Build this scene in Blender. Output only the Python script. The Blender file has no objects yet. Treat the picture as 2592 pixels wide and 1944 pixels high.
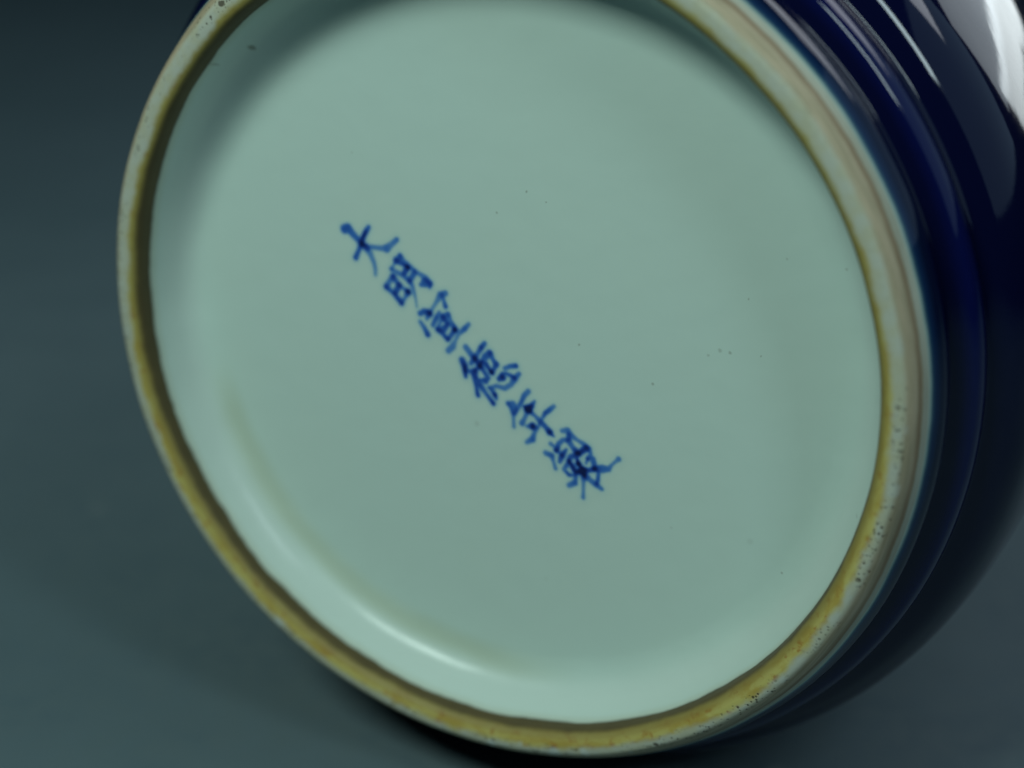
import bpy, math
import numpy as np
from mathutils import Matrix, Vector

scene = bpy.context.scene
C = scene.collection
MM = 0.001

# ------------------------------------------------------------------ camera
PITCH = math.radians(20.9)
FPX = 4500.0                                     # focal length in pixels of a 2592 px wide picture
FOOT = (-4.672, -2.465, 194.739)                 # centre of the foot, in mm: right, down, forward of the lens
AXIS = (0.4570129, -0.31674228, 0.83115193)      # the vase's axis, from the foot into the body
FOOT_HEIGHT = 58.1                               # the vase lies on its belly

RIGHT = Vector((1, 0, 0))
DOWN = Vector((0, -math.sin(PITCH), -math.cos(PITCH)))
FWD = Vector((0, math.cos(PITCH), -math.sin(PITCH)))

def to_world(v):
    return RIGHT * v[0] + DOWN * v[1] + FWD * v[2]

foot_world = Vector((0, 0, FOOT_HEIGHT * MM))
cam_loc = foot_world - to_world(FOOT) * MM
cd = bpy.data.cameras.new('camera')
cam = bpy.data.objects.new('camera', cd)
C.objects.link(cam)
cam.matrix_world = Matrix.Translation(cam_loc) @ Matrix((RIGHT, -DOWN, -FWD)).transposed().to_4x4()
cd.sensor_width = 36.0
cd.lens = FPX / 2592 * 36.0
cd.clip_start = 0.005
cd.clip_end = 30
cd.dof.use_dof = True
cd.dof.focus_distance = 0.1900
cd.dof.aperture_fstop = 11.0
cd.dof.aperture_blades = 9
scene.camera = cam

# ------------------------------------------------------------------ dark studio, lamps, exposure
w = bpy.data.worlds.new('World')
scene.world = w
w.use_nodes = True
bg = w.node_tree.nodes['Background']
bg.inputs['Color'].default_value = (0.55, 0.8, 1.0, 1)
bg.inputs['Strength'].default_value = 0.006

scene.view_settings.view_transform = 'Standard'
scene.view_settings.look = 'None'
scene.view_settings.exposure = 0
scene.view_settings.gamma = 1

def softbox(name, direction, dist, sx, sy, power, color, spread=180, roll=0):
    ld = bpy.data.lights.new(name, 'AREA')
    ld.shape = 'RECTANGLE'
    ld.size = sx
    ld.size_y = sy
    ld.energy = power
    ld.color = color
    ld.spread = math.radians(spread)
    o = bpy.data.objects.new(name, ld)
    C.objects.link(o)
    d = Vector(direction).normalized()
    o.location = foot_world + d * dist
    o.rotation_euler = ((-d).to_track_quat('-Z', 'Y').to_matrix() @ Matrix.Rotation(math.radians(roll), 3, 'Z')).to_euler()
    return o

def bearing(az, el):
    a, e = math.radians(az), math.radians(el)
    return (math.sin(a) * math.cos(e), math.cos(a) * math.cos(e), math.sin(e))

softbox('key_softbox', (-0.66, -0.79, 1.15), 0.45, 0.15, 0.10, 1.12, (0.80, 1.0, 0.93))
softbox('fill_softbox', bearing(146, 42), 0.60, 0.08, 0.22, 0.56, (0.74, 0.95, 1.0))
softbox('rim_softbox', bearing(64, 44), 0.50, 0.28, 0.15, 0.33, (0.86, 0.92, 1.0))
softbox('low_strip', bearing(44, 10), 0.50, 0.19, 0.05, 0.075, (0.88, 0.98, 1.0))
softbox('low_strip_diffuser', bearing(45, 18), 0.50, 0.21, 0.12, 0.075, (0.80, 0.92, 1.0))
softbox('side_panel', bearing(100, 29), 0.80, 1.25, 0.50, 0.60, (0.45, 0.72, 1.0))
softbox('added_overhead_fill', (0.05, 0.35, 1.0), 1.10, 0.9, 0.9, 1.0, (0.50, 0.80, 1.0))  # unseen overhead fill, added for soft ambient light on the backdrop

# ------------------------------------------------------------------ node helpers
def new_mat(name):
    m = bpy.data.materials.new(name)
    m.use_nodes = True
    nt = m.node_tree
    return m, nt, nt.nodes['Principled BSDF']

class NG:
    def __init__(self, nt):
        self.nt = nt
    def n(self, t, **kw):
        x = self.nt.nodes.new(t)
        for k, v in kw.items():
            setattr(x, k, v)
        return x
    def set(self, sock, v):
        if isinstance(v, bpy.types.NodeSocket):
            self.nt.links.new(v, sock)
        else:
            sock.default_value = v
    def math(self, op, a, b=0.0, c=None, clamp=False):
        x = self.n('ShaderNodeMath', operation=op, use_clamp=clamp)
        self.set(x.inputs[0], a)
        self.set(x.inputs[1], b)
        if c is not None:
            self.set(x.inputs[2], c)
        return x.outputs[0]
    def ss(self, v, a, b):
        x = self.n('ShaderNodeMapRange', interpolation_type='SMOOTHSTEP')
        self.set(x.inputs[0], v)
        self.set(x.inputs[1], a)
        self.set(x.inputs[2], b)
        return x.outputs[0]
    def mix(self, f, a, b, blend='MIX'):
        x = self.n('ShaderNodeMix', data_type='RGBA', blend_type=blend)
        self.set(x.inputs[0], f)
        self.set(x.inputs[6], a if isinstance(a, bpy.types.NodeSocket) else (*a, 1))
        self.set(x.inputs[7], b if isinstance(b, bpy.types.NodeSocket) else (*b, 1))
        return x.outputs[2]
    def noise(self, vec, scale, detail=3, rough=0.5, lac=2.0):
        x = self.n('ShaderNodeTexNoise')
        self.nt.links.new(vec, x.inputs['Vector'])
        x.inputs['Scale'].default_value = scale
        x.inputs['Detail'].default_value = detail
        x.inputs['Roughness'].default_value = rough
        return x.outputs['Fac']
    def ramp(self, v, stops, interp='LINEAR'):
        x = self.n('ShaderNodeValToRGB')
        x.color_ramp.interpolation = interp
        e = x.color_ramp.elements
        while len(e) > 1:
            e.remove(e[-1])
        e[0].position = stops[0][0]
        e[0].color = (*stops[0][1], 1)
        for p, c in stops[1:]:
            k = e.new(p)
            k.color = (*c, 1)
        self.set(x.inputs[0], v)
        return x.outputs[0]
    def polar(self):
        """object position in mm, radius, angle direction (cos, sin), z"""
        tc = self.n('ShaderNodeTexCoord')
        sc = self.n('ShaderNodeVectorMath', operation='SCALE')
        self.nt.links.new(tc.outputs['Object'], sc.inputs[0])
        sc.inputs['Scale'].default_value = 1000.0
        pos = sc.outputs[0]
        sx = self.n('ShaderNodeSeparateXYZ')
        self.nt.links.new(pos, sx.inputs[0])
        x, y, z = sx.outputs
        r = self.math('SQRT', self.math('ADD', self.math('MULTIPLY', x, x), self.math('MULTIPLY', y, y)))
        return pos, x, y, z, r
    def wheel_space(self, x, y, r, across, along=20.0):
        """coordinates that run round the vase: streaks follow the potter's wheel"""
        cb = self.n('ShaderNodeCombineXYZ')
        self.set(cb.inputs[0], self.math('MULTIPLY', self.math('DIVIDE', x, r), along))
        self.set(cb.inputs[1], self.math('MULTIPLY', self.math('DIVIDE', y, r), along))
        self.set(cb.inputs[2], across)
        return cb.outputs[0]
    def attr(self, name):
        a = self.n('ShaderNodeAttribute', attribute_name=name)
        return a.outputs['Fac']
    def spots(self, vec, scale, size, chance, soft=0.3):
        """sparse round pits or specks"""
        v = self.n('ShaderNodeTexVoronoi', feature='F1')
        self.nt.links.new(vec, v.inputs['Vector'])
        v.inputs['Scale'].default_value = scale
        sep = self.n('ShaderNodeSeparateColor')
        self.nt.links.new(v.outputs['Color'], sep.inputs[0])
        keep = self.math('LESS_THAN', sep.outputs[0], chance)
        rad = self.math('MULTIPLY', sep.outputs[1], size)
        inner = self.math('SUBTRACT', 1.0, self.ss(v.outputs['Distance'], self.math('MULTIPLY', rad, 1 - soft), rad))
        return self.math('MULTIPLY', inner, keep)

# iron specks in the glaze of the base: x, y, radius in mm, strength
SPECKS = [(5.88,-16.84,0.16,0.6),(8.11,-15.54,0.13,0.5),(1.79,-14.66,0.13,0.55),(9.53,0.65,0.15,0.7),(17.8,5.24,0.2,0.5),(30.08,-4.09,0.13,0.5),(27.27,1.77,0.2,0.45),(26.14,1.51,0.26,0.35),(24.75,2.06,0.2,0.3),(30.7,2.21,0.13,0.5),(41.09,-7.03,0.13,0.6),(-25.37,-35.69,0.38,0.75),(-28.96,-34.53,0.25,0.4),(34.78,-8.22,0.12,0.4),(-5.27,10.12,0.35,0.22),(30.18,27.01,0.15,0.5),(26.85,23.5,0.45,0.12),(17.64,22.24,0.2,0.2),(40.39,18.65,0.2,0.3),(0.64,29.43,0.12,0.35),(-15.76,-22.53,0.12,0.3)]

# ------------------------------------------------------------------ pale glaze inside the foot (with cobalt ink)
def mat_pale_glaze():
    m, nt, b = new_mat('pale_celadon_glaze')
    g = NG(nt)
    pos, x, y, z, r = g.polar()
    base = (0.595, 0.755, 0.68)
    warm = (0.605, 0.745, 0.655)
    c = g.mix(g.math('MULTIPLY', g.ss(g.noise(pos, 0.05, 4), 0.3, 0.75), 0.35), base, warm)
    # glaze colour turns a bit greyer towards the inner wall
    wall_mix = g.math('MULTIPLY', g.ss(r, 41.0, 44.5), 0.5)
    c = g.mix(wall_mix, c, (0.58, 0.66, 0.61))
    # faint olive arc near the edge of the floor, lower left only
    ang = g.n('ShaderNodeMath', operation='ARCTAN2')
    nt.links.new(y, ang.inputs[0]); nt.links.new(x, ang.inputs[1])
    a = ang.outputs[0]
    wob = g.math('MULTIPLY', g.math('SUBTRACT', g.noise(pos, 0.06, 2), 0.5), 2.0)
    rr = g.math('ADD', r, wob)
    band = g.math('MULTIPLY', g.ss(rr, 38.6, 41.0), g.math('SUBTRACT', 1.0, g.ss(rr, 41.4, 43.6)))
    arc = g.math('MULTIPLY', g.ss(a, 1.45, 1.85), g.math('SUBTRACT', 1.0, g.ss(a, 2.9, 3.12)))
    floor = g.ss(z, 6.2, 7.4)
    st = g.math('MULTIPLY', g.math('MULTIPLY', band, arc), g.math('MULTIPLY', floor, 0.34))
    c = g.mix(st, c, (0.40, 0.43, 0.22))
    # iron specks
    flat = g.n('ShaderNodeCombineXYZ')
    g.set(flat.inputs[0], g.math('ADD', x, g.math('MULTIPLY', g.math('SUBTRACT', g.noise(pos, 3.0, 2), 0.5), 0.25)))
    g.set(flat.inputs[1], g.math('ADD', y, g.math('MULTIPLY', g.math('SUBTRACT', g.noise(pos, 2.3, 2), 0.5), 0.25)))
    for sx_, sy_, sr, sk in SPECKS:
        dn = g.n('ShaderNodeVectorMath', operation='DISTANCE')
        nt.links.new(flat.outputs[0], dn.inputs[0])
        dn.inputs[1].default_value = (sx_, sy_, 0)
        f = g.math('MULTIPLY', g.math('SUBTRACT', 1.0, g.ss(dn.outputs['Value'], sr * 0.3, sr * 1.3)), sk)
        c = g.mix(f, c, (0.20, 0.22, 0.16))
    # brown seam where the glaze stops at the top of the inner wall
    wn = g.math('MULTIPLY', g.math('SUBTRACT', g.noise(pos, 0.16, 4, 0.6), 0.5), 1.1)
    zz = g.math('ADD', z, wn)
    seam = g.math('SUBTRACT', 1.0, g.ss(zz, 2.25, 2.75))
    fringe = g.math('MULTIPLY', g.math('SUBTRACT', 1.0, g.ss(zz, 2.5, 3.9)), 0.35)
    c = g.mix(fringe, c, (0.42, 0.40, 0.24))
    c = g.mix(seam, c, (0.075, 0.055, 0.022))
    # cobalt: ink density -> how much of the glaze colour survives
    ink = g.attr('ink')
    tint = g.ramp(ink, [(0.0, (1, 1, 1)), (0.12, (0.62, 0.78, 0.93)), (0.32, (0.20, 0.40, 0.88)),
                        (0.52, (0.066, 0.225, 0.80)), (0.74, (0.020, 0.078, 0.54)), (0.90, (0.006, 0.016, 0.14))])
    c = g.mix(1.0, c, tint, 'MULTIPLY')
    nt.links.new(c, b.inputs['Base Color'])
    b.inputs['Roughness'].default_value = 0.29
    b.inputs['IOR'].default_value = 1.48
    b.inputs['Specular IOR Level'].default_value = 0.4
    b.inputs['Subsurface Weight'].default_value = 0.0
    bp = g.n('ShaderNodeBump')
    bp.inputs['Strength'].default_value = 0.18
    bp.inputs['Distance'].default_value = 0.0004
    nt.links.new(g.noise(pos, 0.25, 2, 0.4), bp.inputs['Height'])
    nt.links.new(bp.outputs[0], b.inputs['Normal'])
    return m

# ------------------------------------------------------------------ bare, iron-stained foot
RIM_LEN = 9.0
def mat_biscuit():
    m, nt, b = new_mat('iron_stained_biscuit')
    g = NG(nt)
    pos, x, y, z, r = g.polar()
    s = g.attr('arc')                                 # mm across the foot, from the inner wall outwards
    n1 = g.noise(pos, 0.35, 4, 0.6)
    n2 = g.noise(pos, 0.09, 2, 0.5)
    low = g.ss(y, -22.0, 30.0)                        # the stain is heaviest on this side of the foot
    d = g.math('ADD', g.math('MULTIPLY', g.math('SUBTRACT', n1, 0.5), 1.3), g.math('MULTIPLY', g.math('SUBTRACT', n2, 0.5), 1.5))
    s2 = g.math('ADD', s, d)
    ws = g.wheel_space(x, y, r, g.math('MULTIPLY', s, 2.6), 6.0)
    fine = g.noise(ws, 1.0, 4, 0.65)
    pale = g.mix(g.ss(g.noise(pos, 0.45, 3, 0.55), 0.35, 0.65), (0.53, 0.53, 0.38), (0.54, 0.57, 0.48))
    pale = g.mix(g.math('MULTIPLY', fine, 0.4), pale, (0.36, 0.40, 0.32))
    tan = g.mix(g.ss(fine, 0.3, 0.7), (0.35, 0.30, 0.19), (0.54, 0.45, 0.31))
    # ochre width: narrow at the top of the foot, broad at the bottom
    w1 = g.math('ADD', 2.95, g.math('MULTIPLY', low, 0.62))
    och = g.math('SUBTRACT', 1.0, g.ss(s2, g.math('SUBTRACT', w1, 0.55), g.math('ADD', w1, 0.35)))
    blot = g.noise(g.wheel_space(x, y, r, g.math('MULTIPLY', s, 0.8), 14.0), 1.0, 4, 0.6)
    ochre = g.mix(g.ss(blot, 0.38, 0.62), (0.60, 0.53, 0.16), (0.50, 0.37, 0.08))
    ochre = g.mix(g.math('MULTIPLY', g.ss(g.noise(pos, 0.6, 4, 0.6), 0.55, 0.68), 0.8), ochre, (0.40, 0.16, 0.025))
    ochre = g.mix(g.math('MULTIPLY', g.math('SUBTRACT', 1.0, g.ss(s, 2.2, 3.2)), 0.55), ochre, (0.24, 0.17, 0.04))
    ochre = g.mix(g.math('MULTIPLY', g.math('SUBTRACT', 1.0, low), 0.55), ochre, (0.33, 0.28, 0.07))
    c = g.mix(g.ss(g.math('ADD', s, g.math('MULTIPLY', d, 0.35)), 4.1, 4.9), pale, tan)
    c = g.mix(och, c, ochre)
    # scraped line and pale glaze edge on the outside
    s3 = g.math('ADD', s, g.math('MULTIPLY', g.math('SUBTRACT', g.noise(pos, 0.3, 3), 0.5), 0.5))
    line = g.math('MULTIPLY', g.ss(s3, 5.7, 6.3), g.math('SUBTRACT', 1.0, g.ss(s3, 6.5, 6.75)))
    c = g.mix(g.ss(s3, 6.45, 6.9), c, g.mix(g.ss(fine, 0.35, 0.65), (0.38, 0.39, 0.30), (0.48, 0.50, 0.40)))
    c = g.mix(g.math('MULTIPLY', line, g.math('ADD', 0.35, g.math('MULTIPLY', n2, 0.7))), c, (0.20, 0.13, 0.065))
    # dark brown inner lip
    low2 = g.ss(y, -18.0, 22.0)
    lt = g.math('SUBTRACT', 2.45, g.math('MULTIPLY', low2, 0.45))
    lip = g.math('SUBTRACT', 1.0, g.ss(g.math('ADD', s, g.math('MULTIPLY', d, 0.45)), g.math('SUBTRACT', lt, 0.9), lt))
    c = g.mix(g.math('MULTIPLY', g.math('SUBTRACT', 1.0, g.ss(s, 1.8, 2.7)), 0.7), c, (0.25, 0.20, 0.055))
    c = g.mix(lip, c, g.mix(n1, (0.07, 0.052, 0.02), (0.12, 0.085, 0.03)))
    # pinholes, rust dots, chips
    pit = g.spots(pos, 2.8, 0.70, 0.6, 0.6)
    pit2 = g.spots(pos, 0.7, 0.42, 0.30, 0.35)
    pits = g.math('MAXIMUM', pit, pit2)
    zone = g.math('MULTIPLY', g.ss(s, 2.9, 3.8), g.math('SUBTRACT', 1.0, g.ss(s, 4.6, 5.2)))
    zone = g.math('MULTIPLY', zone, g.ss(g.noise(pos, 0.14, 2), 0.36, 0.56))
    zone = g.math('MULTIPLY', zone, g.math('MAXIMUM', g.math('MAXIMUM', g.ss(y, -8.0, 16.0), g.ss(x, -8.0, -26.0)), 0.12))
    pits = g.math('MULTIPLY', pits, zone)
    c = g.mix(g.math('MULTIPLY', pits, 0.85), c, (0.05, 0.035, 0.02))
    chip = g.math('MULTIPLY', g.spots(pos, 0.5, 0.55, 0.35, 0.3), g.math('MULTIPLY', zone, low))
    c = g.mix(g.math('MULTIPLY', chip, 0.7), c, (0.60, 0.68, 0.64))
    nt.links.new(c, b.inputs['Base Color'])
    b.inputs['Roughness'].default_value = 0.55
    b.inputs['Specular IOR Level'].default_value = 0.35
    h = g.math('SUBTRACT', g.math('MULTIPLY', g.noise(pos, 1.6, 4, 0.6), 0.35), g.math('MULTIPLY', pits, 1.2))
    h = g.math('ADD', h, g.math('MULTIPLY', fine, 0.35))
    h = g.math('ADD', h, g.math('MULTIPLY', g.noise(pos, 5.0, 3, 0.6), 0.12))
    bp = g.n('ShaderNodeBump')
    bp.inputs['Strength'].default_value = 0.35
    bp.inputs['Distance'].default_value = 0.0002
    nt.links.new(h, bp.inputs['Height'])
    nt.links.new(bp.outputs[0], b.inputs['Normal'])
    return m

# ------------------------------------------------------------------ cobalt glaze of the body
def mat_cobalt():
    m, nt, b = new_mat('deep_cobalt_glaze')
    g = NG(nt)
    pos, x, y, z, r = g.polar()
    n1 = g.noise(pos, 0.22, 3, 0.5)
    s = g.math('ADD', g.attr('arc'), g.math('MULTIPLY', g.math('SUBTRACT', n1, 0.5), 0.35))
    deep = (0.0020, 0.0035, 0.026)
    ridge = (0.003, 0.006, 0.060)
    # thin glaze at the foot edge, thick in the grooves, thin again over the moulded ridge
    c = g.ramp(g.math('DIVIDE', s, 40.0), [
        (0.000, (0.48, 0.58, 0.50)), (0.005, (0.26, 0.40, 0.38)), (0.010, (0.04, 0.11, 0.16)), (0.020, (0.008, 0.028, 0.085)),
        (0.045, (0.003, 0.008, 0.032)), (0.11, deep), (0.165, deep), (0.205, ridge), (0.235, ridge), (0.27, deep), (1.0, deep)])
    nt.links.new(c, b.inputs['Base Color'])
    b.inputs['Roughness'].default_value = 0.065
    b.inputs['IOR'].default_value = 1.52
    h1 = g.noise(g.wheel_space(x, y, r, g.math('MULTIPLY', z, 0.25), 9.0), 1.0, 3, 0.55)
    h2 = g.noise(pos, 0.9, 3, 0.55)
    h = g.math('ADD', g.math('MULTIPLY', h1, 0.5), g.math('MULTIPLY', h2, 0.16))
    bp = g.n('ShaderNodeBump')
    bp.inputs['Strength'].default_value = 0.12
    bp.inputs['Distance'].default_value = 0.0002
    nt.links.new(h, bp.inputs['Height'])
    nt.links.new(bp.outputs[0], b.inputs['Normal'])
    return m

def mat_backdrop():
    m, nt, b = new_mat('slate_grey_backdrop')
    g = NG(nt)
    tc = g.n('ShaderNodeTexCoord')
    o = tc.outputs['Object']
    c = g.mix(g.ss(g.noise(o, 34, 4, 0.6), 0.3, 0.7), (0.092, 0.140, 0.160), (0.118, 0.172, 0.190))
    c = g.mix(g.ss(g.noise(o, 260, 3, 0.6), 0.3, 0.7), c, (0.115, 0.165, 0.178))
    c = g.mix(g.math('MULTIPLY', g.ss(g.noise(o, 9, 3, 0.55), 0.35, 0.75), 0.5), c, (0.080, 0.128, 0.142))
    c = g.mix(g.math('MULTIPLY', g.spots(o, 90, 0.20, 0.5), 0.35), c, (0.2, 0.24, 0.24))
    nt.links.new(c, b.inputs['Base Color'])
    b.inputs['Roughness'].default_value = 0.62
    b.inputs['Specular IOR Level'].default_value = 0.3
    bp = g.n('ShaderNodeBump')
    bp.inputs['Strength'].default_value = 0.15
    bp.inputs['Distance'].default_value = 0.0005
    nt.links.new(g.noise(o, 420, 3, 0.6), bp.inputs['Height'])
    nt.links.new(bp.outputs[0], b.inputs['Normal'])
    return m

# ------------------------------------------------------------------ mesh helpers
def spline(pts, step):
    """Catmull-Rom through (r, z) points in mm, resampled evenly; returns (r, z) and arc length"""
    P = np.array(pts, float)
    t = np.concatenate([[0], np.cumsum(np.hypot(*np.diff(P, axis=0).T) ** 0.5)])
    M = np.zeros_like(P)
    M[1:-1] = (P[2:] - P[:-2]) / (t[2:] - t[:-2])[:, None]
    M[0] = (P[1] - P[0]) / (t[1] - t[0])
    M[-1] = (P[-1] - P[-2]) / (t[-1] - t[-2])
    out = [P[0]]
    for i in range(len(P) - 1):
        h = t[i + 1] - t[i]
        k = max(2, int(math.ceil(np.hypot(*(P[i + 1] - P[i])) / step)))
        for j in range(1, k + 1):
            u = j / k
            out.append((2*u**3-3*u**2+1)*P[i] + (u**3-2*u**2+u)*h*M[i] + (-2*u**3+3*u**2)*P[i+1] + (u**3-u**2)*h*M[i+1])
    Q = np.array(out)
    arc = np.concatenate([[0], np.cumsum(np.hypot(*np.diff(Q, axis=0).T))])
    return Q, arc

def lathe(name, Q, arc, seg, mat, parent, close=False, wobble=None):
    n = len(Q)
    th = np.arange(seg) / seg * 2 * math.pi
    R = np.repeat(Q[:, 0][:, None], seg, 1)
    Z = np.repeat(Q[:, 1][:, None], seg, 1)
    if wobble is not None:
        dr, dz = wobble(th[None, :], Q[:, 0][:, None], Q[:, 1][:, None])
        R = R + dr
        Z = Z + dz
    V = np.stack([R * np.cos(th), R * np.sin(th), Z], -1).reshape(-1, 3) * MM
    F = []
    for i in range(n - 1):
        a = i * seg
        for j in range(seg):
            k = (j + 1) % seg
            F.append((a + j, a + k, a + seg + k, a + seg + j))
    arcs = np.repeat(arc, seg)
    if close:                                           # a cap of one point at the first ring
        V = np.vstack([V, [[0, 0, Q[0, 1] * MM]]])
        arcs = np.append(arcs, 0)
        c0 = len(V) - 1
        for j in range(seg):
            F.append((c0, (j + 1) % seg, j))
    me = bpy.data.meshes.new(name)
    me.from_pydata(V.tolist(), [], F)
    me.materials.append(mat)
    at = me.attributes.new('arc', 'FLOAT', 'POINT')
    at.data.foreach_set('value', arcs.astype(np.float32))
    me.polygons.foreach_set('use_smooth', [True] * len(me.polygons))
    me.update()
    o = bpy.data.objects.new(name, me)
    C.objects.link(o)
    o.parent = parent
    return o

# slight unevenness of a hand-thrown foot
def foot_wobble(th, r, z):
    k = 0.10 * np.sin(2 * th + 0.6) + 0.06 * np.sin(5 * th + 2.0) + 0.03 * np.sin(11 * th) + 0.018 * np.sin(23 * th + 1)
    return k + 0 * r, 0.05 * np.sin(3 * th + 1.3) + 0 * r

# ------------------------------------------------------------------ backdrop
def build_backdrop():
    prof = [(-1.2, 0.0), (1.0, 0.0)]
    for i in range(1, 25):
        a = i / 24 * math.pi / 2
        prof.append((1.0 + 0.5 * math.sin(a), 0.5 - 0.5 * math.cos(a)))
    prof.append((1.5, 1.6))
    xs = [-1.5, 1.5]
    V = [(x, y, z) for y, z in prof for x in xs]
    F = [(2*i, 2*i+1, 2*i+3, 2*i+2) for i in range(len(prof) - 1)]
    me = bpy.data.meshes.new('backdrop')
    me.from_pydata(V, [], F)
    me.materials.append(mat_backdrop())
    me.polygons.foreach_set('use_smooth', [True] * len(me.polygons))
    o = bpy.data.objects.new('backdrop', me)
    C.objects.link(o)
    o['kind'] = 'structure'
    return o

# ------------------------------------------------------------------ the vase
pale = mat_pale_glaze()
biscuit = mat_biscuit()
cobalt = mat_cobalt()

vase = bpy.data.objects.new('porcelain_vase', None)
C.objects.link(vase)
vase.empty_display_size = 0.05
vase['label'] = 'cobalt blue porcelain vase lying on its side, pale glazed base with blue reign mark'
vase['category'] = 'vase'
ax = to_world(AXIS).normalized()
ux = to_world((0.87626962, 0.0, -0.48182108)).normalized()
uy = ax.cross(ux)
vase.matrix_world = Matrix.Translation(foot_world) @ Matrix((ux, uy, ax)).transposed().to_4x4()

FLOOR = 8.0



# recessed base: flat floor, concave fillet, inner wall
Q, A = spline([(0.6, FLOOR), (10, FLOOR), (25, FLOOR), (38, FLOOR), (40.4, FLOOR - 0.08), (42.2, FLOOR - 0.55), (43.5, FLOOR - 1.55),
               (44.4, FLOOR - 3.0), (45.0, FLOOR - 4.5), (45.3, 2.3)], 0.4)
def base_wobble(th, r, z):
    k = np.clip((r - 36) / 9.3, 0, 1) ** 1.5
    rip = 0.05 * np.sin(7 * th + 0.9) + 0.04 * np.sin(13 * th + 2.2) + 0.025 * np.sin(29 * th + 0.3)
    bump = np.exp(-((r - 42.5) / 2.0) ** 2)
    return foot_wobble(th, r, z)[0] * k, rip * bump
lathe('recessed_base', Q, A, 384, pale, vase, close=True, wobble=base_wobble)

# bare foot ring
Q, A = spline([(45.3, 2.3), (45.45, 1.2), (45.85, 0.45), (46.5, 0.07), (47.4, 0.0), (48.1, 0.12), (48.75, 0.70), (49.3, 1.6), (49.85, 2.75)], 0.16)
lathe('foot_rim', Q, A, 512, biscuit, vase, wobble=foot_wobble)
print('rim length', A[-1])

# glazed body, outside
BODY = [(49.85, 2.75), (50.3, 3.5), (50.85, 4.6), (51.02, 5.5), (50.85, 6.6), (50.62, 7.75), (50.68, 8.0), (50.95, 8.15), (51.9, 8.65), (52.9, 9.25), (53.4, 10.3), (53.5, 11.5),
        (53.3, 12.5), (53.3, 13.1), (54.1, 13.6), (55.5, 14.5), (56.6, 15.8), (57.5, 17.6), (58.1, 20.0), (58.5, 24), (58.7, 29), (58.6, 36), (58.0, 46),
        (56.0, 62), (53.6, 82), (48.5, 102), (39.5, 120), (29.5, 134), (22.5, 149), (19.5, 170), (20.5, 192), (25.5, 208),
        (24.6, 209.5), (18.8, 192), (17.8, 170), (20.5, 150)]
Q, A = spline(BODY, 0.5)
lathe('body', Q, A, 384, cobalt, vase, wobble=lambda th, r, z: (foot_wobble(th, r, z)[0] * np.exp(-(z - 2.75) / 8), foot_wobble(th, r, z)[1] * np.exp(-(z - 2.75) / 8)))

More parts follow.
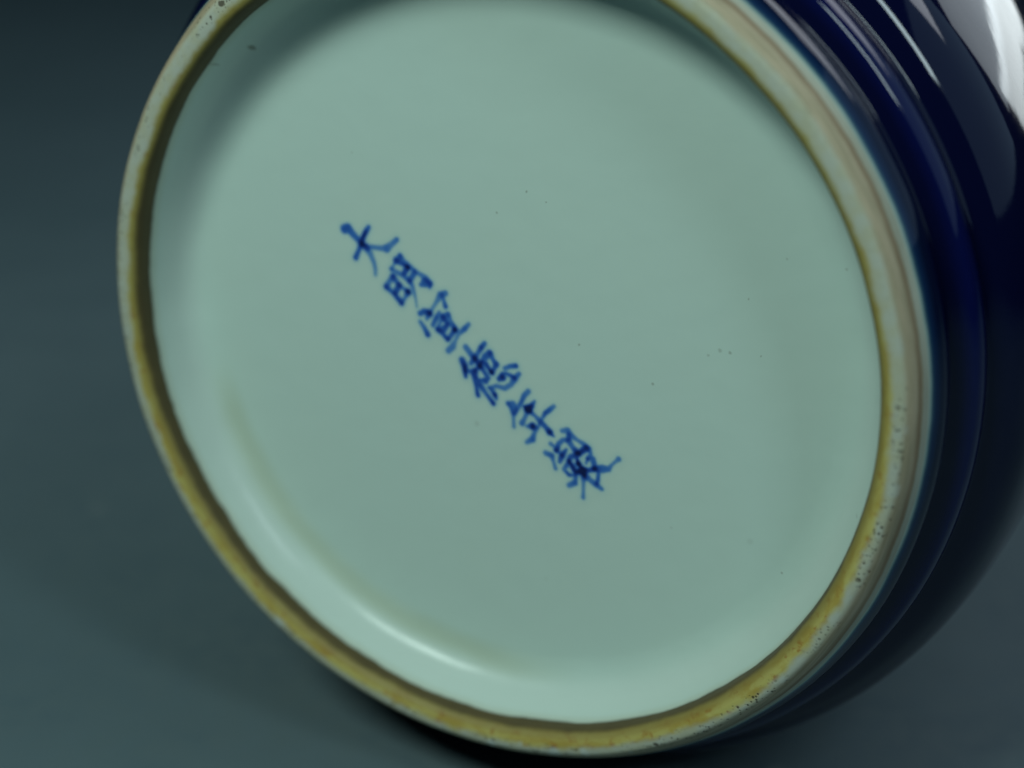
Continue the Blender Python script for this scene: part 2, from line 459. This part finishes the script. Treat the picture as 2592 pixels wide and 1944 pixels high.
# ------------------------------------------------------------------ the painted mark: six characters, brush strokes (x, y, width, ink) in mm
STROKES = [[[(-18.64,-13.71,0.76,0.75),(-18.16,-13.82,0.76,0.75),(-17.67,-13.11,0.64,0.62),(-17.03,-12.36,0.55,0.62),(-16.55,-11.83,0.59,0.62),(-15.97,-11.3,0.54,0.62)],[(-16.57,-11.75,0.54,0.6),(-15.73,-11.48,0.43,0.45),(-14.78,-11.34,0.45,0.45),(-14.01,-11.22,0.5,0.45),(-13.39,-11.18,0.69,0.6),(-12.67,-11.6,0.51,0.45),(-11.78,-12.17,0.44,0.55)],[(-16.47,-11.74,0.54,0.4),(-15.72,-10.61,0.57,0.4),(-15.44,-9.57,0.45,0.4),(-15.4,-8.8,0.39,0.4),(-15.54,-8.11,0.34,0.35)],[(-15.3,-13.78,0.43,0.6),(-15.81,-13.25,0.46,0.95),(-16.2,-12.76,0.45,1),(-16.71,-12.01,0.54,0.8),(-17.12,-11.26,0.41,0.7),(-17.83,-10.25,0.5,0.75)]],[[(-11.7,-10.25,0.46,0.5),(-11.42,-9.6,0.53,0.5),(-10.69,-8.9,0.48,0.5),(-9.77,-8.19,0.41,0.4),(-8.84,-7.53,0.53,0.5),(-8.34,-6.92,0.51,0.6),(-8.48,-6.41,0.32,0.5)],[(-8.41,-6.79,0.53,0.6),(-8.95,-6.98,0.8,0.7),(-9.57,-6.74,0.41,0.6)],[(-11.71,-10.21,0.44,0.5),(-12.32,-9.72,0.53,0.65),(-12.78,-9.22,0.28,0.35),(-13.2,-8.73,0.39,0.4)],[(-13.2,-8.73,0.39,0.4),(-12.29,-8.18,0.44,0.5),(-11.6,-7.74,0.44,0.5),(-11.06,-7.25,0.53,0.65),(-10.79,-6.69,0.44,0.45),(-10.68,-6.0,0.37,0.38),(-10.63,-5.06,0.3,0.33),(-10.67,-4.12,0.23,0.3)],[(-12.37,-9.72,0.53,0.65),(-11.5,-9.22,0.41,0.65),(-10.99,-8.87,0.44,0.7)],[(-10.97,-8.87,0.5,0.85),(-11.61,-8.16,0.48,0.75)],[(-10.15,-8.2,0.5,0.65),(-11.01,-7.29,0.48,0.6)],[(-13.14,-7.83,0.54,0.6),(-13.86,-7.2,0.45,0.5),(-14.32,-6.62,0.52,0.6)],[(-14.32,-6.62,0.52,0.6),(-13.54,-5.86,0.47,0.6),(-12.99,-5.16,0.52,0.8),(-12.66,-4.64,0.5,0.7)],[(-13.15,-7.78,0.52,0.6),(-12.64,-6.91,0.48,0.6),(-12.06,-6.38,0.37,0.45),(-11.43,-5.89,0.45,0.6)],[(-12.52,-6.78,0.52,0.75),(-13.24,-5.9,0.52,0.75)],[(-11.52,-5.94,0.59,0.95),(-11.99,-5.31,0.37,0.45),(-12.66,-4.64,0.41,0.6)]],[[(-6.53,-5.66,0.5,0.5),(-7.25,-5.46,0.56,0.55),(-7.94,-4.61,0.4,0.38),(-8.58,-3.92,0.35,0.35),(-8.96,-3.29,0.37,0.4)],[(-7.0,-5.42,0.46,0.5),(-6.91,-4.78,0.37,0.5),(-6.82,-4.11,0.44,0.75)],[(-10.36,-3.32,0.49,0.65),(-9.74,-3.56,0.51,0.75),(-9.2,-3.33,0.67,1),(-9.62,-2.66,0.37,0.4)],[(-10.53,-2.29,0.43,0.45),(-10.15,-1.63,0.47,0.55),(-9.84,-0.78,0.51,0.85)],[(-7.79,-3.36,0.37,0.45),(-8.26,-2.79,0.43,0.7),(-8.94,-1.9,0.4,0.55)],[(-6.65,-3.12,0.46,0.45),(-7.39,-2.84,0.52,0.6),(-7.96,-2.11,0.31,0.45),(-8.28,-1.34,0.44,0.65)],[(-6.65,-3.12,0.46,0.45),(-6.45,-2.28,0.42,0.5),(-6.06,-1.34,0.56,0.9)],[(-8.36,-1.35,0.51,0.65),(-7.81,-0.82,0.43,0.6),(-7.28,-0.2,0.48,0.85)],[(-7.39,-2.84,0.51,0.65),(-6.9,-2.0,0.44,0.85),(-7.69,-1.27,0.56,0.7)],[(-6.11,-1.28,0.46,0.8),(-7.04,-0.29,0.37,0.6)],[(-4.14,-1.92,0.38,0.45),(-4.77,-1.39,0.46,0.7),(-5.66,-0.79,0.37,0.4),(-6.23,-0.03,0.37,0.36),(-6.74,0.74,0.57,0.5),(-7.44,1.22,0.53,0.5)]],[[(-5.01,0.84,0.56,0.5),(-4.57,1.55,0.53,0.55),(-4.11,2.14,0.53,0.8),(-3.55,2.98,0.58,0.9),(-3.19,3.69,0.4,0.7),(-2.77,4.54,0.44,0.7),(-3.18,4.86,0.56,0.8),(-3.88,4.79,0.27,0.6)],[(-2.46,0.39,0.41,0.6),(-2.99,0.86,0.46,0.9),(-3.58,1.56,0.4,0.55),(-4.11,2.14,0.52,0.8),(-4.72,2.78,0.39,0.6)],[(-5.79,2.39,0.59,0.8),(-5.6,3.1,0.6,1),(-5.65,3.75,0.51,1),(-5.72,4.34,0.37,0.8)],[(-5.1,3.69,0.4,0.6),(-4.5,3.88,0.69,0.9),(-4.59,4.79,0.4,0.7),(-4.53,5.64,0.33,0.75),(-4.48,6.62,0.44,0.85)],[(-3.58,3.11,0.46,0.85),(-4.23,3.56,0.4,0.7)],[(-2.02,1.54,0.55,0.6),(-2.67,1.99,0.58,0.7),(-3.31,2.6,0.33,0.5)],[(-1.96,1.61,0.53,0.55),(-1.71,2.35,0.41,0.6),(-1.42,2.9,0.55,0.85),(-1.77,3.44,0.37,0.7),(-2.12,3.83,0.5,0.9)],[(-3.2,2.6,0.37,0.7),(-2.75,2.86,0.49,0.8),(-2.46,3.37,0.4,0.8),(-2.19,3.86,0.44,0.9)],[(-4.25,4.47,0.33,0.6),(-3.99,5.38,0.56,0.8),(-3.44,6.29,0.44,0.6),(-3.0,7.01,0.4,0.75),(-2.62,7.62,0.44,0.95)],[(-2.85,5.74,0.33,0.5),(-2.48,6.06,0.44,0.65),(-2.22,6.61,0.47,1),(-2.12,7.0,0.33,0.7)],[(-2.63,5.7,0.33,0.5),(-1.82,5.51,0.4,0.5),(-0.81,5.8,0.46,0.5),(0.1,5.35,0.44,0.5),(0.72,4.61,0.55,0.65),(1.37,4.06,0.39,0.55)],[(-0.32,3.38,0.41,0.5),(0.35,3.16,0.42,0.6),(1.12,3.1,0.43,0.8)],[(-1.32,4.67,0.46,0.8),(-0.89,4.44,0.65,1),(-0.76,4.09,0.4,0.8)],[(-0.36,3.99,0.33,0.6),(0.23,4.25,0.38,0.7),(0.66,4.54,0.43,0.7)]],[[(2.22,6.15,0.46,0.5),(1.58,6.66,0.45,0.6),(1.15,7.34,0.38,0.7),(0.56,8.12,0.41,0.5),(-0.02,8.84,0.33,0.5)],[(-0.68,7.61,0.4,0.5),(-0.06,7.71,0.6,0.55),(0.07,8.32,0.6,0.6),(-0.26,9.24,0.33,0.42),(-0.34,9.89,0.33,0.42),(-0.41,10.45,0.36,0.45)],[(-0.62,7.68,0.4,0.5),(-0.38,8.33,0.33,0.5),(-0.3,8.85,0.33,0.45)],[(2.81,7.37,0.3,0.5),(2.3,7.92,0.5,1),(1.83,8.28,0.79,1.15),(1.42,8.02,0.33,1),(1.81,8.57,0.46,1)],[(1.67,8.57,0.37,0.5),(1.22,9.35,0.38,0.5),(0.73,10.01,0.5,0.6)],[(2.02,8.57,0.4,0.6),(2.61,9.14,0.37,0.5),(3.16,9.79,0.51,0.65),(3.77,10.49,0.47,0.7),(4.13,11.04,0.58,1.05),(4.56,11.52,0.22,0.7)],[(5.19,7.93,0.38,0.42),(4.53,8.39,0.43,0.7),(3.96,8.75,0.38,0.8),(3.39,9.46,0.32,0.4),(2.79,10.37,0.3,0.45),(2.17,11.16,0.37,0.5),(1.76,11.95,0.54,0.7),(0.96,12.33,0.4,0.45)],[(1.36,10.39,0.33,0.55),(2.06,10.38,0.65,1.05),(2.52,10.51,0.33,0.6)]],[[(5.75,10.87,0.42,0.42),(6.47,10.8,0.51,0.55),(6.82,11.4,0.5,0.55),(7.54,11.97,0.38,0.42),(8.22,12.41,0.42,0.5),(8.77,12.98,0.52,0.6),(8.97,13.62,0.34,0.5),(8.51,14.18,0.39,0.6)],[(6.5,11.28,0.39,0.6),(6.4,12.12,0.55,0.6),(6.74,12.76,0.46,0.55),(7.18,13.4,0.55,0.95),(7.48,13.65,0.37,0.8)],[(6.46,11.92,0.39,0.55),(5.63,12.0,0.41,0.55),(5.04,12.47,0.43,0.6),(4.68,13.19,0.55,1),(4.47,12.8,0.33,0.5),(4.04,12.48,0.42,0.45)],[(8.47,12.92,0.59,0.9),(7.72,13.39,0.49,0.95),(7.12,13.79,0.49,0.85),(6.33,14.0,0.46,0.7),(5.91,14.73,0.4,0.8)],[(3.23,13.61,0.49,0.5),(3.94,13.92,0.49,0.7),(4.03,14.64,0.34,0.42),(4.17,15.49,0.36,0.5)],[(5.93,13.13,0.29,0.6),(5.27,13.83,0.55,1),(4.83,14.62,0.37,0.6)],[(7.12,14.18,0.26,0.8),(7.19,14.8,0.53,1.2)],[(6.05,14.46,0.37,0.8),(6.36,15.11,0.5,0.95),(6.71,15.88,0.53,1),(7.64,15.63,0.68,1.15),(8.46,15.58,0.41,0.8),(9.17,15.4,0.51,0.85),(10.18,15.37,0.68,0.62),(10.88,15.39,0.48,0.6),(11.4,14.86,0.31,0.42),(11.96,14.43,0.32,0.42),(12.34,14.16,0.47,0.5)],[(5.6,15.13,0.4,0.6),(5.22,15.56,0.37,0.5),(5.77,16.2,0.37,0.8),(6.51,16.28,0.26,0.5)],[(6.63,16.41,0.33,0.5),(6.37,17.17,0.5,0.7),(5.6,17.49,0.48,0.5)],[(7.64,16.25,0.53,0.8),(7.47,17.17,0.37,0.4),(7.3,18.16,0.32,0.42),(7.15,18.95,0.38,0.5)],[(7.82,16.25,0.59,0.9),(8.35,16.75,0.49,0.5),(8.95,17.26,0.5,0.6),(9.67,17.82,0.39,0.5)],[(9.57,15.88,0.33,0.6),(9.38,16.66,0.37,0.7),(9.17,17.19,0.39,0.7)],[(9.11,14.23,0.51,0.6),(9.19,14.85,0.48,0.65),(9.17,15.37,0.51,0.85)],[(8.48,14.18,0.3,0.6),(8.19,14.74,0.24,0.45)],[(7.25,14.89,0.33,0.8),(7.67,15.47,0.46,0.9)]]]

CELL = 0.075
def paint_character(k, strokes):
    pts = np.array([q for s in strokes for q in s])
    x0, y0 = pts[:, 0].min() - 0.9, pts[:, 1].min() - 0.9
    x1, y1 = pts[:, 0].max() + 0.9, pts[:, 1].max() + 0.9
    nx, ny = int((x1 - x0) / CELL) + 1, int((y1 - y0) / CELL) + 1
    gx = x0 + np.arange(nx) * CELL
    gy = y0 + np.arange(ny) * CELL
    X, Y = np.meshgrid(gx, gy)
    clear = np.ones_like(X)
    own = np.zeros(X.shape, bool)
    others = [s for q, st in enumerate(STROKES) if q != k and abs(q - k) == 1 for s in st]
    for si, s in enumerate(list(strokes) + others):
        cov = np.zeros_like(X)
        s = [tuple(q) for q in s]
        for (ax_, ay, aw, ai), (bx, by, bw, bi) in zip(s[:-1], s[1:]):
            dx, dy = bx - ax_, by - ay
            t = np.clip(((X - ax_) * dx + (Y - ay) * dy) / (dx * dx + dy * dy + 1e-9), 0, 1)
            d = np.hypot(X - ax_ - t * dx, Y - ay - t * dy)
            hw = (aw + (bw - aw) * t) / 2 * 1.58
            ik = ai + (bi - ai) * t
            e = np.clip((hw + 0.19 - d) / 0.38, 0, 1)
            e = e * e * (3 - 2 * e)
            core = 0.72 + 0.28 * np.clip(1 - d / (hw + 1e-6), 0, 1)
            halo = 0.12 * np.clip(1 - (d - hw) / 0.9, 0, 1) ** 2.5
            cov = np.maximum(cov, np.maximum(e * ik * core, halo * ik))
        clear *= 1 - np.clip(cov, 0, 0.98) * 0.93
        if si < len(strokes):
            own |= cov > 0.002
    ink = (1 - clear) * 0.97
    use = own
    q = use[:-1, :-1] | use[1:, :-1] | use[:-1, 1:] | use[1:, 1:]
    idx = -np.ones(X.shape, int)
    jj, ii = np.where(q)
    need = np.zeros(X.shape, bool)
    for a, b in ((0, 0), (1, 0), (0, 1), (1, 1)):
        need[jj + a, ii + b] = True
    idx[need] = np.arange(need.sum())
    lift = 0.004 + 0.002 * k + 0.0 * X
    V = np.stack([X[need], Y[need], (FLOOR - lift)[need]], -1) * MM
    F = np.stack([idx[jj, ii], idx[jj + 1, ii], idx[jj + 1, ii + 1], idx[jj, ii + 1]], -1)
    me = bpy.data.meshes.new('painted_character')
    me.from_pydata(V.tolist(), [], F.tolist())
    me.materials.append(pale)
    at = me.attributes.new('ink', 'FLOAT', 'POINT')
    at.data.foreach_set('value', ink[need].astype(np.float32))
    me.polygons.foreach_set('use_smooth', [True] * len(me.polygons))
    me.update()
    o = bpy.data.objects.new('painted_character', me)
    C.objects.link(o)
    o.parent = vase
    return o

for k, strokes in enumerate(STROKES):
    paint_character(k, strokes)

build_backdrop()
